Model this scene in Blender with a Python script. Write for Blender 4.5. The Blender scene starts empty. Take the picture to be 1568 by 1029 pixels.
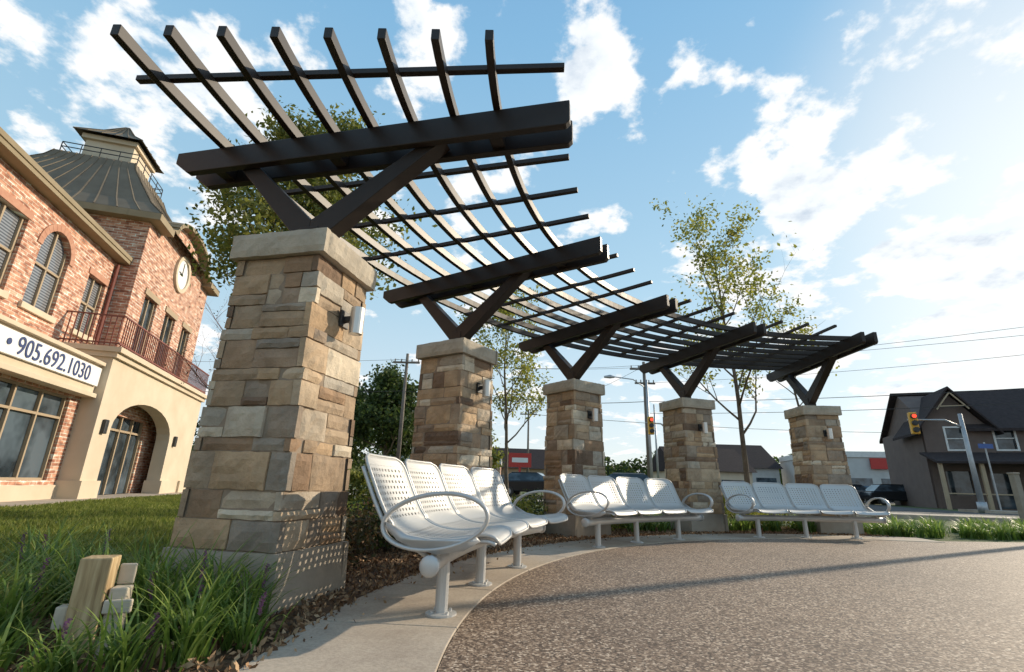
import bpy, math, random
import numpy as np
from mathutils import Vector, Matrix
rad=math.radians
CX,CY,RR=5.75,2.2,7.35
def P(a,r,z=0.0):
    a=rad(a); return Vector((CX-r*math.cos(a),CY+r*math.sin(a),z))
SC=bpy.context.scene
# ---------------------------------------------------------------- materials
def newmat(name):
    m=bpy.data.materials.new(name); m.use_nodes=True
    nt=m.node_tree; b=nt.nodes['Principled BSDF']; return m,nt,b
def N(nt,t,**k):
    n=nt.nodes.new(t)
    for a,v in k.items(): setattr(n,a,v)
    return n
def ramp(nt,stops,interp='LINEAR'):
    r=N(nt,'ShaderNodeValToRGB'); cr=r.color_ramp; cr.interpolation=interp
    while len(cr.elements)<len(stops): cr.elements.new(0.5)
    for e,(p,c) in zip(cr.elements,stops):
        e.position=p; e.color=(c[0],c[1],c[2],1)
    return r
def noise(nt,scale,detail=6,rough=.6,coord='Object'):
    tc=N(nt,'ShaderNodeTexCoord'); n=N(nt,'ShaderNodeTexNoise')
    n.inputs['Scale'].default_value=scale; n.inputs['Detail'].default_value=detail; n.inputs['Roughness'].default_value=rough
    nt.links.new(tc.outputs[coord],n.inputs['Vector']); return n
def bump(nt,b,src,strength,dist=.01):
    bp=N(nt,'ShaderNodeBump'); bp.inputs['Strength'].default_value=strength; bp.inputs['Distance'].default_value=dist
    nt.links.new(src,bp.inputs['Height']); nt.links.new(bp.outputs[0],b.inputs['Normal'])
def basic(name,c1,c2,scale=5,rough=.6,metal=0,bmp=0,bs=None,bd=.01,spec=None):
    m,nt,b=newmat(name); n=noise(nt,scale)
    r=ramp(nt,[(.3,c1),(.7,c2)]); nt.links.new(n.outputs['Fac'],r.inputs[0]); nt.links.new(r.outputs[0],b.inputs['Base Color'])
    b.inputs['Roughness'].default_value=rough; b.inputs['Metallic'].default_value=metal
    if spec is not None: b.inputs['Specular IOR Level'].default_value=spec
    if bmp:
        n2=noise(nt,bs or scale*4,8,.7); bump(nt,b,n2.outputs['Fac'],bmp,bd)
    return m
def mixmul(nt,a,b_,fac=1.0):
    mx=N(nt,'ShaderNodeMix',data_type='RGBA',blend_type='MULTIPLY'); mx.inputs[0].default_value=fac
    nt.links.new(a,mx.inputs[6]); nt.links.new(b_,mx.inputs[7]); return mx.outputs[2]
def attrmat(name,stops,rough=.8,nscale=6,nlo=.75,nhi=1.1,bmp=0,bs=40,bd=.01,transl=0,interp='LINEAR'):
    m,nt,b=newmat(name)
    at=N(nt,'ShaderNodeAttribute',attribute_name='rnd')
    r=ramp(nt,stops,interp); nt.links.new(at.outputs['Fac'],r.inputs[0])
    n=noise(nt,nscale,8,.65); r2=ramp(nt,[(.3,(nlo,)*3),(.7,(nhi,)*3)]); nt.links.new(n.outputs['Fac'],r2.inputs[0])
    col=mixmul(nt,r.outputs[0],r2.outputs[0]); nt.links.new(col,b.inputs['Base Color'])
    b.inputs['Roughness'].default_value=rough
    if bmp: bump(nt,b,noise(nt,bs,8,.7).outputs['Fac'],bmp,bd)
    if transl:
        tr=N(nt,'ShaderNodeBsdfTranslucent'); nt.links.new(col,tr.inputs[0])
        ms=N(nt,'ShaderNodeMixShader'); ms.inputs[0].default_value=transl
        out=nt.nodes['Material Output']
        nt.links.new(b.outputs[0],ms.inputs[1]); nt.links.new(tr.outputs[0],ms.inputs[2]); nt.links.new(ms.outputs[0],out.inputs[0])
    return m
STONE=attrmat('stone',[(0,(.20,.13,.085)),(.15,(.40,.26,.155)),(.3,(.32,.27,.215)),(.42,(.53,.36,.21)),(.56,(.37,.27,.18)),(.7,(.58,.43,.28)),(.84,(.44,.385,.31)),(1,(.70,.59,.44))],.9,4,.60,1.14,.85,26,.015)
CAPM=basic('cap_stone',(.37,.32,.25),(.51,.445,.35),6,.9,0,.8,25,.012)
PLINTH=basic('plinth_stone',(.28,.24,.19),(.41,.355,.285),3,.9,0,.4,40,.006)
MORTAR=basic('mortar',(.24,.18,.13),(.32,.25,.18),10,.95,0,.5,60)
BRONZE=basic('bronze_paint',(.019,.0125,.009),(.026,.0175,.013),8,.45,.0,.08,120,.002,.35)
def concrete():
    m,nt,b=newmat('concrete'); n=noise(nt,1.4,9,.7); r=ramp(nt,[(.3,(.30,.24,.185)),(.5,(.42,.35,.275)),(.7,(.50,.425,.335))]); nt.links.new(n.outputs['Fac'],r.inputs[0])
    n3=noise(nt,70,4,.7); r3=ramp(nt,[(.35,(.82,.82,.82)),(.6,(1.05,1.05,1.05))]); nt.links.new(n3.outputs['Fac'],r3.inputs[0])
    nt.links.new(mixmul(nt,r.outputs[0],r3.outputs[0]),b.inputs['Base Color']); b.inputs['Roughness'].default_value=.9
    bump(nt,b,noise(nt,90,6,.7).outputs['Fac'],.35,.004); return m
CONC=concrete()
WHITEM=basic('painted_metal',(.48,.475,.46),(.55,.545,.53),6,.42,.3,.05,150,.001)
GALV=basic('galvanised',(.35,.36,.37),(.45,.46,.47),5,.45,.5)
LAMPM=basic('lamp_metal',(.55,.53,.50),(.62,.60,.57),6,.3,.6)
DARK=basic('dark_metal',(.02,.02,.02),(.03,.03,.03),6,.5)
def wood():
    m,nt,b=newmat('timber'); tc=N(nt,'ShaderNodeTexCoord'); mp=N(nt,'ShaderNodeMapping'); mp.inputs['Scale'].default_value=(60,60,5); nt.links.new(tc.outputs['Object'],mp.inputs[0])
    n=N(nt,'ShaderNodeTexNoise'); n.inputs['Scale'].default_value=1; n.inputs['Detail'].default_value=6; nt.links.new(mp.outputs[0],n.inputs['Vector'])
    r=ramp(nt,[(.3,(.24,.16,.08)),(.5,(.42,.30,.155)),(.7,(.56,.43,.25))]); nt.links.new(n.outputs['Fac'],r.inputs[0]); nt.links.new(r.outputs[0],b.inputs['Base Color']); b.inputs['Roughness'].default_value=.85
    bump(nt,b,n.outputs['Fac'],.5,.004); return m
WOOD=wood()
POLEW=basic('pole_wood',(.13,.11,.09),(.2,.17,.14),4,.9)
BARK=basic('bark',(.10,.075,.055),(.19,.15,.11),12,.95,0,.7,40,.01)
REDTWIG=basic('red_twig',(.16,.07,.05),(.25,.12,.08),12,.9)
ROAD=basic('road_asphalt',(.05,.05,.05),(.075,.073,.07),1.5,.9,0,.3,60)
PAINTW=basic('road_paint',(.6,.58,.5),(.75,.72,.62),4,.8)
YEL=basic('signal_yellow',(.65,.32,.03),(.75,.40,.04),4,.5)
CREAM=basic('cream_stucco',(.55,.455,.33),(.64,.54,.41),1.2,.9,0,.25,50,.004)
CREAMD=basic('trim_taupe',(.34,.26,.17),(.40,.31,.21),2,.8)
SEAM=basic('standing_seam_roof',(.155,.125,.09),(.20,.165,.12),1.5,.75,0,0,None,.01,.2)
TANROOF=basic('tan_roof',(.25,.20,.125),(.31,.25,.165),1.5,.7,0,0,None,.01,.2)
SHINGLE=basic('shingle',(.035,.027,.027),(.055,.043,.042),5,.95,0,.5,30,.02,.2)
SIDING=basic('taupe_siding',(.125,.092,.08),(.155,.117,.10),2,.9)
WHTRIM=basic('white_trim',(.6,.6,.58),(.7,.7,.68),3,.6)
SIGNW=basic('sign_face',(.74,.74,.74),(.8,.8,.8),2,.5)
BLUE=basic('sign_lettering',(.03,.05,.14),(.04,.06,.17),3,.5)
REDS=basic('red_sign',(.45,.03,.025),(.5,.04,.03),3,.5)
RAILRED=basic('rail_red',(.18,.05,.035),(.22,.07,.05),3,.6)
def glass(name,c=(.02,.028,.035),r=.06):
    m,nt,b=newmat(name); n=noise(nt,.9,3); rp=ramp(nt,[(.4,c),(.62,tuple(min(1,x*4+.02) for x in c))])
    nt.links.new(n.outputs['Fac'],rp.inputs[0]); nt.links.new(rp.outputs[0],b.inputs['Base Color'])
    b.inputs['Roughness'].default_value=r; b.inputs['Specular IOR Level'].default_value=.6
    bump(nt,b,noise(nt,1.3,2).outputs['Fac'],.05,.05); return m
GLASS=glass('window_glass'); 
def blinds():
    m,nt,b=newmat('window_blinds'); tc=N(nt,'ShaderNodeTexCoord'); w=N(nt,'ShaderNodeTexWave',bands_direction='Z')
    w.inputs['Scale'].default_value=4.2; nt.links.new(tc.outputs['Object'],w.inputs[0])
    r=ramp(nt,[(0,(.07,.075,.085)),(1,(.26,.27,.29))]); nt.links.new(w.outputs['Fac'],r.inputs[0]); nt.links.new(r.outputs[0],b.inputs['Base Color'])
    b.inputs['Roughness'].default_value=.15; return m
BLINDS=blinds()
def brick():
    m,nt,b=newmat('brickwork'); tc=N(nt,'ShaderNodeTexCoord'); s=N(nt,'ShaderNodeSeparateXYZ'); nt.links.new(tc.outputs['Object'],s.inputs[0])
    ad=N(nt,'ShaderNodeMath'); nt.links.new(s.outputs[0],ad.inputs[0]); nt.links.new(s.outputs[1],ad.inputs[1])
    c=N(nt,'ShaderNodeCombineXYZ'); nt.links.new(ad.outputs[0],c.inputs[0]); nt.links.new(s.outputs[2],c.inputs[1])
    br=N(nt,'ShaderNodeTexBrick'); nt.links.new(c.outputs[0],br.inputs['Vector'])
    for k,v in (('Scale',1.0),('Mortar Size',.010),('Brick Width',.27),('Row Height',.095),('Mortar Smooth',.2),('Bias',-.1)): br.inputs[k].default_value=v
    br.inputs['Color1'].default_value=(.53,.25,.155,1); br.inputs['Color2'].default_value=(.33,.135,.085,1); br.inputs['Mortar'].default_value=(.56,.46,.36,1)
    mp=N(nt,'ShaderNodeMapping'); mp.inputs['Scale'].default_value=(3.2,9.5,1); nt.links.new(c.outputs[0],mp.inputs[0])
    vo=N(nt,'ShaderNodeTexNoise'); vo.inputs['Scale'].default_value=1; vo.inputs['Detail'].default_value=2; nt.links.new(mp.outputs[0],vo.inputs['Vector'])
    r=ramp(nt,[(.32,(.5,.46,.46)),(.46,(1,1,1)),(.58,(1.15,1.35,1.45)),(.66,(1.3,2.0,2.4))]); nt.links.new(vo.outputs['Fac'],r.inputs[0])
    nt.links.new(mixmul(nt,br.outputs['Color'],r.outputs[0]),b.inputs['Base Color']); b.inputs['Roughness'].default_value=.9
    bump(nt,b,br.outputs['Fac'],-.4,.01); return m
BRICK=brick()
def aggregate():
    m,nt,b=newmat('exposed_aggregate'); tc=N(nt,'ShaderNodeTexCoord')
    v=N(nt,'ShaderNodeTexVoronoi'); v.inputs['Scale'].default_value=95; nt.links.new(tc.outputs['Object'],v.inputs['Vector'])
    sp=N(nt,'ShaderNodeSeparateColor'); nt.links.new(v.outputs['Color'],sp.inputs[0])
    r=ramp(nt,[(0,(.055,.036,.025)),(.35,(.15,.10,.068)),(.65,(.25,.175,.12)),(.88,(.40,.30,.22)),(1,(.66,.54,.42))]); nt.links.new(sp.outputs[0],r.inputs[0])
    n=noise(nt,.7,5,.6); r2=ramp(nt,[(.3,(.78,.77,.76)),(.7,(1.12,1.10,1.06))]); nt.links.new(n.outputs['Fac'],r2.inputs[0])
    nt.links.new(mixmul(nt,r.outputs[0],r2.outputs[0]),b.inputs['Base Color']); b.inputs['Roughness'].default_value=.66
    bump(nt,b,v.outputs['Distance'],-1.0,.012); return m
AGG=aggregate()
def groundm(name,stops,s1,s2):
    m,nt,b=newmat(name); n=noise(nt,s1,8,.7); n2=noise(nt,s2,6,.7)
    r=ramp(nt,stops); nt.links.new(n.outputs['Fac'],r.inputs[0]); r2=ramp(nt,[(.3,(.5,.5,.5)),(.7,(1.3,1.3,1.3))]); nt.links.new(n2.outputs['Fac'],r2.inputs[0])
    nt.links.new(mixmul(nt,r.outputs[0],r2.outputs[0]),b.inputs['Base Color']); b.inputs['Roughness'].default_value=.95
    bump(nt,b,n2.outputs['Fac'],.8,.03); return m
GROUND=groundm('ground_grass',[(.3,(.055,.08,.02)),(.7,(.11,.14,.04))],.4,25)
LAWN=groundm('lawn_soil',[(.3,(.05,.08,.018)),(.7,(.09,.12,.03))],.8,30)
MULCH=groundm('mulch',[(.3,(.09,.05,.025)),(.7,(.22,.13,.07))],8,60)
CHIP=attrmat('mulch_chips',[(0,(.09,.045,.022)),(.5,(.28,.16,.08)),(1,(.50,.34,.20))],.95)
G_BLADE=attrmat('grass_blades',[(0,(.10,.14,.02)),(.6,(.20,.25,.04)),(1,(.36,.36,.09))],.7,1.2,.6,1.2,transl=.5)
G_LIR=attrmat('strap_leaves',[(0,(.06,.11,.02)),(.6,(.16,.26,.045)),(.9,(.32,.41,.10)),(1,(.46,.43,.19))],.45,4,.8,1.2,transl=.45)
L_GREEN=attrmat('leaves_green',[(0,(.06,.085,.014)),(.5,(.16,.18,.035)),(1,(.32,.31,.06))],.6,2,.8,1.2,transl=.52)
L_YOUNG=attrmat('leaves_young',[(0,(.09,.12,.02)),(.5,(.25,.27,.045)),(1,(.48,.42,.08))],.6,2,.8,1.2,transl=.55)
L_DARK=attrmat('leaves_dark',[(0,(.02,.04,.01)),(.5,(.055,.09,.018)),(1,(.14,.18,.03))],.7,1,.7,1.2,transl=.35)
L_RUST=attrmat('leaves_rust',[(0,(.05,.03,.02)),(.45,(.07,.08,.025)),(.8,(.14,.09,.04)),(1,(.24,.13,.06))],.7,3,.8,1.2,transl=.3)
PURPLE=attrmat('flower_spikes',[(0,(.22,.10,.22)),(1,(.42,.24,.42))],.7)
def perforated():
    m,nt,b=newmat('perforated_steel'); b.inputs['Base Color'].default_value=(.52,.515,.50,1); b.inputs['Roughness'].default_value=.42; b.inputs['Metallic'].default_value=.3
    uv=N(nt,'ShaderNodeUVMap'); s=N(nt,'ShaderNodeSeparateXYZ'); nt.links.new(uv.outputs[0],s.inputs[0])
    def mth(op,a,bv=None):
        n=N(nt,'ShaderNodeMath',operation=op)
        for i,x in enumerate((a,bv)):
            if x is None: continue
            if isinstance(x,(int,float)): n.inputs[i].default_value=x
            else: nt.links.new(x,n.inputs[i])
        return n.outputs[0]
    def cell(x,p): return mth('ABSOLUTE',mth('SUBTRACT',mth('FRACT',mth('DIVIDE',x,p)),.5))
    a=mth('LESS_THAN',cell(s.outputs[0],.047),.17); c=mth('LESS_THAN',cell(s.outputs[1],.036),.24)
    h=mth('MULTIPLY',a,c)
    h=mth('MULTIPLY',h,mth('LESS_THAN',mth('ABSOLUTE',mth('SUBTRACT',s.outputs[0],5.0)),.24))
    h=mth('MULTIPLY',h,mth('GREATER_THAN',s.outputs[1],.06)); h=mth('MULTIPLY',h,mth('LESS_THAN',s.outputs[1],.80))
    gap=mth('ABSOLUTE',mth('SUBTRACT',s.outputs[1],.44)); h=mth('MULTIPLY',h,mth('GREATER_THAN',gap,.055))
    nt.links.new(mth('SUBTRACT',1.0,h),b.inputs['Alpha']); return m
PERF=perforated()
# ---------------------------------------------------------------- mesh builder
def link(o,parent=None):
    SC.collection.objects.link(o)
    if parent: o.parent=parent
    return o
def empty(name,M=None):
    o=bpy.data.objects.new(name,None); o.empty_display_size=.2; link(o)
    if M is not None: o.matrix_world=M
    return o
class MB:
    def __init__(s): s.v=[];s.f=[];s.m=[];s.r=[];s.mat=0;s.rv=.5;s.M=None
    def add(s,vs,fs):
        b=len(s.v)
        for p in vs:
            p=Vector(p)
            if s.M is not None: p=s.M@p
            s.v.append(tuple(p))
        for f in fs: s.f.append([b+i for i in f]); s.m.append(s.mat); s.r.append(s.rv)
    def box(s,x0,x1,y0,y1,z0,z1):
        s.add([(x0,y0,z0),(x1,y0,z0),(x1,y1,z0),(x0,y1,z0),(x0,y0,z1),(x1,y0,z1),(x1,y1,z1),(x0,y1,z1)],
              [(0,3,2,1),(4,5,6,7),(0,1,5,4),(1,2,6,5),(2,3,7,6),(3,0,4,7)])
    def prism(s,poly,T,d0,d1):
        n=len(poly); s.add([T(a,b,d0) for a,b in poly]+[T(a,b,d1) for a,b in poly],
            [tuple(range(n))[::-1],tuple(range(n,2*n))]+[(i,(i+1)%n,n+(i+1)%n,n+i) for i in range(n)])
    def tube(s,path,radii,n=8,flat=None,closed=False,ref=Vector((0,0,1))):
        path=[Vector(p) for p in path]; k=len(path)
        if not hasattr(radii,'__len__'): radii=[radii]*k
        vs=[]
        for i,p in enumerate(path):
            if closed: t=path[(i+1)%k]-path[i-1]
            else: t=path[min(i+1,k-1)]-path[max(i-1,0)]
            t.normalize(); rf=ref if abs(t.dot(ref))<.95 else Vector((1,0,0))
            a=t.cross(rf).normalized(); b=a.cross(t).normalized()
            for j in range(n):
                th=2*math.pi*(j+.5)/n; ra=radii[i]; rb=radii[i]
                if flat: ra,rb=flat
                vs.append(p+a*math.cos(th)*ra+b*math.sin(th)*rb)
        fs=[]
        for i in range(k if closed else k-1):
            for j in range(n):
                i2=(i+1)%k; fs.append((i*n+j,i*n+(j+1)%n,i2*n+(j+1)%n,i2*n+j))
        if not closed: fs.append(tuple(range(n))[::-1]); fs.append(tuple((k-1)*n+j for j in range(n)))
        s.add(vs,fs)
    def make(s,name,mats,parent=None,smooth=False,bevel=0,M=None):
        me=bpy.data.meshes.new(name); me.from_pydata(s.v,[],s.f)
        for m in mats: me.materials.append(m)
        me.polygons.foreach_set('material_index',s.m)
        at=me.attributes.new('rnd','FLOAT','FACE'); at.data.foreach_set('value',s.r)
        if smooth: me.polygons.foreach_set('use_smooth',[True]*len(s.f))
        me.update(); o=bpy.data.objects.new(name,me); link(o,parent)
        if M is not None: o.matrix_world=M
        if bevel:
            md=o.modifiers.new('b','BEVEL'); md.width=bevel; md.segments=2; md.limit_method='ANGLE'
        return o
def quads(name,V,n,mats,rnd,parent=None,k=4):
    me=bpy.data.meshes.new(name); V=np.asarray(V,dtype=np.float32); nf=len(V)//k
    me.vertices.add(len(V)); me.vertices.foreach_set('co',V.ravel())
    me.loops.add(len(V)); me.loops.foreach_set('vertex_index',np.arange(len(V),dtype=np.int32))
    me.polygons.add(nf); me.polygons.foreach_set('loop_start',np.arange(0,len(V),k,dtype=np.int32))
    for m in mats: me.materials.append(m)
    me.update(calc_edges=True); me.validate()
    at=me.attributes.new('rnd','FLOAT','FACE'); at.data.foreach_set('value',np.asarray(rnd,dtype=np.float32))
    o=bpy.data.objects.new(name,me); return link(o,parent)
def leafcloud(name,pts,size,mat,seed,parent=None,aspect=.55,rnd=None):
    g=np.random.default_rng(seed); pts=np.asarray(pts); n=len(pts)
    a=g.normal(size=(n,3)); a/=np.linalg.norm(a,axis=1)[:,None]; b=g.normal(size=(n,3)); b-=a*(a*b).sum(1)[:,None]; b/=np.linalg.norm(b,axis=1)[:,None]
    sz=size*g.uniform(.6,1.3,(n,1)); a=a*sz*.5; b=b*sz*.5*aspect
    V=np.stack([pts-a,pts-a*.1+b,pts+a,pts-a*.1-b],1).reshape(-1,3)
    if rnd is None: rnd=g.random(n)
    return quads(name,V,n,[mat],rnd,parent)
# ---------------------------------------------------------------- ground
def sheet(name,poly,z,mat,parent=None):
    mb=MB(); mb.add([(x,y,z) for x,y in poly],[tuple(range(len(poly)))]); return mb.make(name,[mat],parent)
mb=MB(); mb.add([(-900,-300,0),(900,-300,0),(900,1500,0),(-900,1500,0)],[(0,1,2,3)]); mb.make('ground',[GROUND])
def arc(a0,a1,r,n=60): return [tuple(P(a0+(a1-a0)*i/n,r)[:2]) for i in range(n+1)]
plz=arc(-60,90,6.0,90)+[(8.5,8.55),(16,9.9),(45,12),(45,-25),(2.75,-25)]
sheet('plaza_pavement',plz[::-1],.012,AGG)
mb=MB(); a=-56.0
while a<97:
    st=8.7; a1=a+st-.09; n=8
    inner=[P(a+(a1-a)*i/n,6.004) for i in range(n+1)]; outer=[P(a+(a1-a)*i/n,6.73) for i in range(n+1)]
    poly=[(p.x,p.y) for p in inner]+[(p.x,p.y) for p in outer[::-1]]
    mb.prism(poly,lambda x,y,d:(x,y,d),.001,.020); a+=st
mb.make('concrete_edging',[CONC],bevel=.004)
sheet('mulch_bed',(arc(-56,97,6.70)+arc(-56,97,8.6)[::-1]),.008,MULCH)
lawn=arc(-40,60,8.6,50)+[(1.0,17),(-8,24),(-11.9,20.6),(-9.6,7),(-9,-6)]
sheet('lawn',lawn,.006,LAWN)
g=np.random.default_rng(3)
n=170000
Y=3+ (g.random(n)**1.6)*16; X=g.uniform(-12,0.5,n)
r=np.hypot(X-CX,Y-CY); ratio=X/Y
nn=(X+13.8)*.958+(Y-16.2)*.287
ok=(r>8.45+.08*np.sin(X*9))&(ratio>-1.35)&(nn>2.05); X=X[ok];Y=Y[ok]; n=len(X)
ht=g.uniform(.035,.085,n)*(1+.25*np.sin(X*2)*np.cos(Y*1.7)); w=.003+.0009*Y; an=g.uniform(0,6.28,n); le=g.normal(0,.03,(n,2))
b0=np.stack([X-np.cos(an)*w,Y-np.sin(an)*w,np.full(n,.0)],1); b1=np.stack([X+np.cos(an)*w,Y+np.sin(an)*w,np.full(n,.0)],1); tp=np.stack([X+le[:,0],Y+le[:,1],ht],1)
quads('lawn_grass',np.stack([b0,b1,tp],1).reshape(-1,3),n,[G_BLADE],g.random(n),k=3)
n=30000; A=g.uniform(-8,97,n); r=g.uniform(6.68,8.55,n); ar=np.radians(A)
pts=np.stack([CX-r*np.cos(ar),CY+r*np.sin(ar),g.uniform(.008,.035,n)],1)
leafcloud('mulch_chips',pts,.045,CHIP,8,aspect=.4)
n=260; A=g.uniform(-8,97,n); r=6.74-np.abs(g.normal(0,.16,n)); ar=np.radians(A)
leafcloud('fallen_leaves',np.stack([CX-r*np.cos(ar),CY+r*np.sin(ar),np.full(n,.027)],1),.028,CHIP,88,aspect=.5)
Mb=Matrix(((.287,.958,0,-13.8),(-.958,.287,0,16.2),(0,0,1,0),(0,0,0,1)))
mb=MB()
k=-9.0
while k<24: mb.box(k,k+1.99,-.2,2.0,0.001,.03); k+=2
mb.make('footpath',[CONC],M=Mb)
def ry(x): return 26-.3*x
mb=MB()
mb.add([(-60,ry(-60)-4.5,.01),(120,ry(120)-4.5,.01),(120,ry(120)+4.5,.01),(-60,ry(-60)+4.5,.01)],[(0,1,2,3)])
mb.add([(14,ry(14)+4.4,.014),(22,ry(22)+4.4,.014),(52,120,.014),(42,120,.014)],[(0,1,2,3)]); mb.mat=1
for i in range(-20,40):
    x=i*3; mb.add([(x,ry(x)-.07,.02),(x+1.6,ry(x+1.6)-.07,.02),(x+1.6,ry(x+1.6)+.07,.02),(x,ry(x)+.07,.02)],[(0,1,2,3)])
mb.make('road',[ROAD,PAINTW])
for sgn in (-1,1):
    mb=MB()
    for x0,x1 in (((-60,120),) if sgn<0 else ((-60,13.5),(22.5,120))):
        y0,y1=4.5*sgn,6.2*sgn
        mb.prism([(x0,ry(x0)+min(y0,y1)),(x1,ry(x1)+min(y0,y1)),(x1,ry(x1)+max(y0,y1)),(x0,ry(x0)+max(y0,y1))],lambda x,y,d:(x,y,d),.001,.13)
    mb.make('sidewalk',[CONC])
sheet('parking_lot',[(24,42),(70,34),(80,56),(30,58)],.012,ROAD)
# ---------------------------------------------------------------- pillars
def block(mb,T,x0,x1,z0,z1,hw,rg,dep=.055,step=.04,jit=.007,edge=.011):
    nx=max(2,int((x1-x0)/step)); nz=max(2,int((z1-z0)/step)); vs=[];fs=[]
    off=rg.uniform(-.008,.011); tx=rg.uniform(-.007,.007)
    for j in range(nz+1):
        for i in range(nx+1):
            x=x0+(x1-x0)*i/nx; z=z0+(z1-z0)*j/nz; bd=(i in(0,nx)) or (j in(0,nz))
            d=off+tx*(2*i/nx-1)+(-edge if bd else rg.uniform(-jit,jit))
            xx=x+(rg.uniform(-.003,.003)); zz=z+rg.uniform(-.003,.003)
            vs.append(T(xx,hw(z)+d,zz))
    for j in range(nz):
        for i in range(nx):
            a=j*(nx+1)+i; fs.append((a,a+1,a+nx+2,a+nx+1))
    ring=[i for i in range(nx+1)]+[j*(nx+1)+nx for j in range(1,nz+1)]+[nz*(nx+1)+i for i in range(nx-1,-1,-1)]+[j*(nx+1) for j in range(nz-1,0,-1)]
    b=len(vs)
    for q in ring:
        i=q%(nx+1); j=q//(nx+1); z=z0+(z1-z0)*j/nz; vs.append(T(x0+(x1-x0)*i/nx,hw(z)-dep,z))
    L=len(ring)
    for i in range(L): fs.append((ring[i],b+i,b+(i+1)%L,ring[(i+1)%L]))
    mb.add(vs,fs)
def sideT(k):
    c,s=[(1,0),(0,1),(-1,0),(0,-1)][k]
    return lambda x,d,z:(c*x+s*d, s*x-c*d, z)
A_=[8.5+20.8*i for i in range(5)]; OFF=[4,3.2,2.4,1.2,0]
def pillar(i):
    rg=random.Random(131+i); a=A_[i]; c=P(a,RR); h=a+OFF[i]
    t=Vector((math.sin(rad(h)),math.cos(rad(h)),0)); nrm=Vector((math.cos(rad(h)),-math.sin(rad(h)),0))
    M=Matrix(((nrm.x,t.x,0,c.x),(nrm.y,t.y,0,c.y),(0,0,1,0),(0,0,0,1)))
    root=empty('stone_pillar',M)
    mb=MB(); z=.31; rows=[]
    hw=lambda z:.356-(z-.3)/1.83*.040
    while z<2.12:
        hh=rg.choice([.08,.12,.16,.19,.22]); 
        if 2.13-(z+hh)<.07: hh=2.128-z
        rows.append((z,z+hh)); z+=hh
    for q,(z0,z1) in enumerate(rows):
        for k in range(4):
            full=(k%2)==(q%2); e=hw(z0) if full else hw(z0)-.057
            x=-e
            while x<e-.001:
                w=rg.uniform(.12,.40)
                if e-(x+w)<.12: w=e-x
                mb.rv=min(1,max(0,rg.gauss(.5,.30)))
                sub=[(z0,z1)]
                if z1-z0>.14 and rg.random()<.45: zm=z0+(z1-z0)*rg.choice([.35,.5,.65]); sub=[(z0,zm),(zm,z1)]
                for (u0,u1) in sub:
                    if len(sub)>1: mb.rv=min(1,max(0,mb.rv+rg.uniform(-.35,.35)))
                    block(mb,sideT(k),x+.0035,x+w-.0035,u0+.0035,u1-.0035,hw,rg)
                x+=w
    mb.make('stone_courses',[STONE],root)
    mb=MB(); 
    def ringbox(z0,z1,w0,w1):
        mb.add([(-w0,-w0,z0),(w0,-w0,z0),(w0,w0,z0),(-w0,w0,z0),(-w1,-w1,z1),(w1,-w1,z1),(w1,w1,z1),(-w1,w1,z1)],[(0,3,2,1),(4,5,6,7),(0,1,5,4),(1,2,6,5),(2,3,7,6),(3,0,4,7)])
    ringbox(.25,2.129,.340,.298); mb.make('mortar_core',[MORTAR],root)
    mb=MB()
    for k in range(4):
        full=k%2==0; e=.38 if full else .38-.03
        block(mb,sideT(k),-e,e,-.02,.305,lambda z:.383-z*.04,rg,.06,.09,.003,.006)
    ringbox(.0,.301,.345,.34); mb.make('plinth',[PLINTH],root)
    mb=MB()
    for k in range(4):
        e=.362 if k%2==0 else .322
        block(mb,sideT(k),-e,e,2.13,2.30,lambda z:.364,rg,.05,.035,.005,.012)
    ringbox(2.133,2.297,.347,.347); mb.make('capstone',[CAPM],root)
    lr=empty('wall_lamp',M); mb=MB(); y0=.02
    mb.box(.325,.348,y0-.05,y0+.05,1.72,1.84); mb.box(.348,.40,y0-.02,y0+.02,1.76,1.80); mb.make('back_plate',[DARK],lr,bevel=.004)
    mb=MB(); n=20; prof=[(.030,1.665),(.046,1.67),(.047,1.73),(.047,1.735),(.047,1.86),(.040,1.862),(.038,1.84)]
    mb.tube([(.437,y0,z) for r_,z in prof],[r_ for r_,z in prof],n=20); mb.make('shade_cylinder',[LAMPM],lr,smooth=False)
    return M
PM=[pillar(i) for i in range(5)]
# ---------------------------------------------------------------- pergola
pg=empty('pergola')
ZB0,ZB1=3.08,3.28
for i in range(5):
    M=PM[i]
    s0,s1=-1.32,1.95
    mb=MB(); mb.M=M
    for yo in (-.13,.07):
        mb.prism([(s0,ZB1),(s0,ZB1-.10),(s0+.13,ZB0),(s1-.03,ZB0),(s1,ZB0+.03),(s1,ZB1)],lambda a,b,d:(a,d,b),yo,yo+.06)
    for s in (-.95,0.1,1.4): mb.box(s-.05,s+.05,-.07,.07,ZB0+.03,ZB1-.03)
    mb.make('radial_beam',[BRONZE],pg,bevel=.006)
    mb=MB(); mb.M=M
    mb.box(-.12,.12,-.12,.12,2.298,2.318); mb.box(-.075,.075,-.075,.075,2.318,2.50)
    for e in (-.66,.92):
        sg=1 if e>0 else -1
        mb.prism([(sg*.0,2.40),(sg*.075,2.38),(e+sg*.10,ZB0+.06),(e-sg*.06,ZB0+.06),(0,2.56)],lambda a,b,d:(a,d,b),-.066,.066)
    for q in ((-.09,-.09),(.09,-.09),(.09,.09),(-.09,.09)): mb.tube([(q[0],q[1],2.315),(q[0],q[1],2.335)],.012,6)
    mb.make('y_bracket',[BRONZE],pg,bevel=.005)
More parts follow.
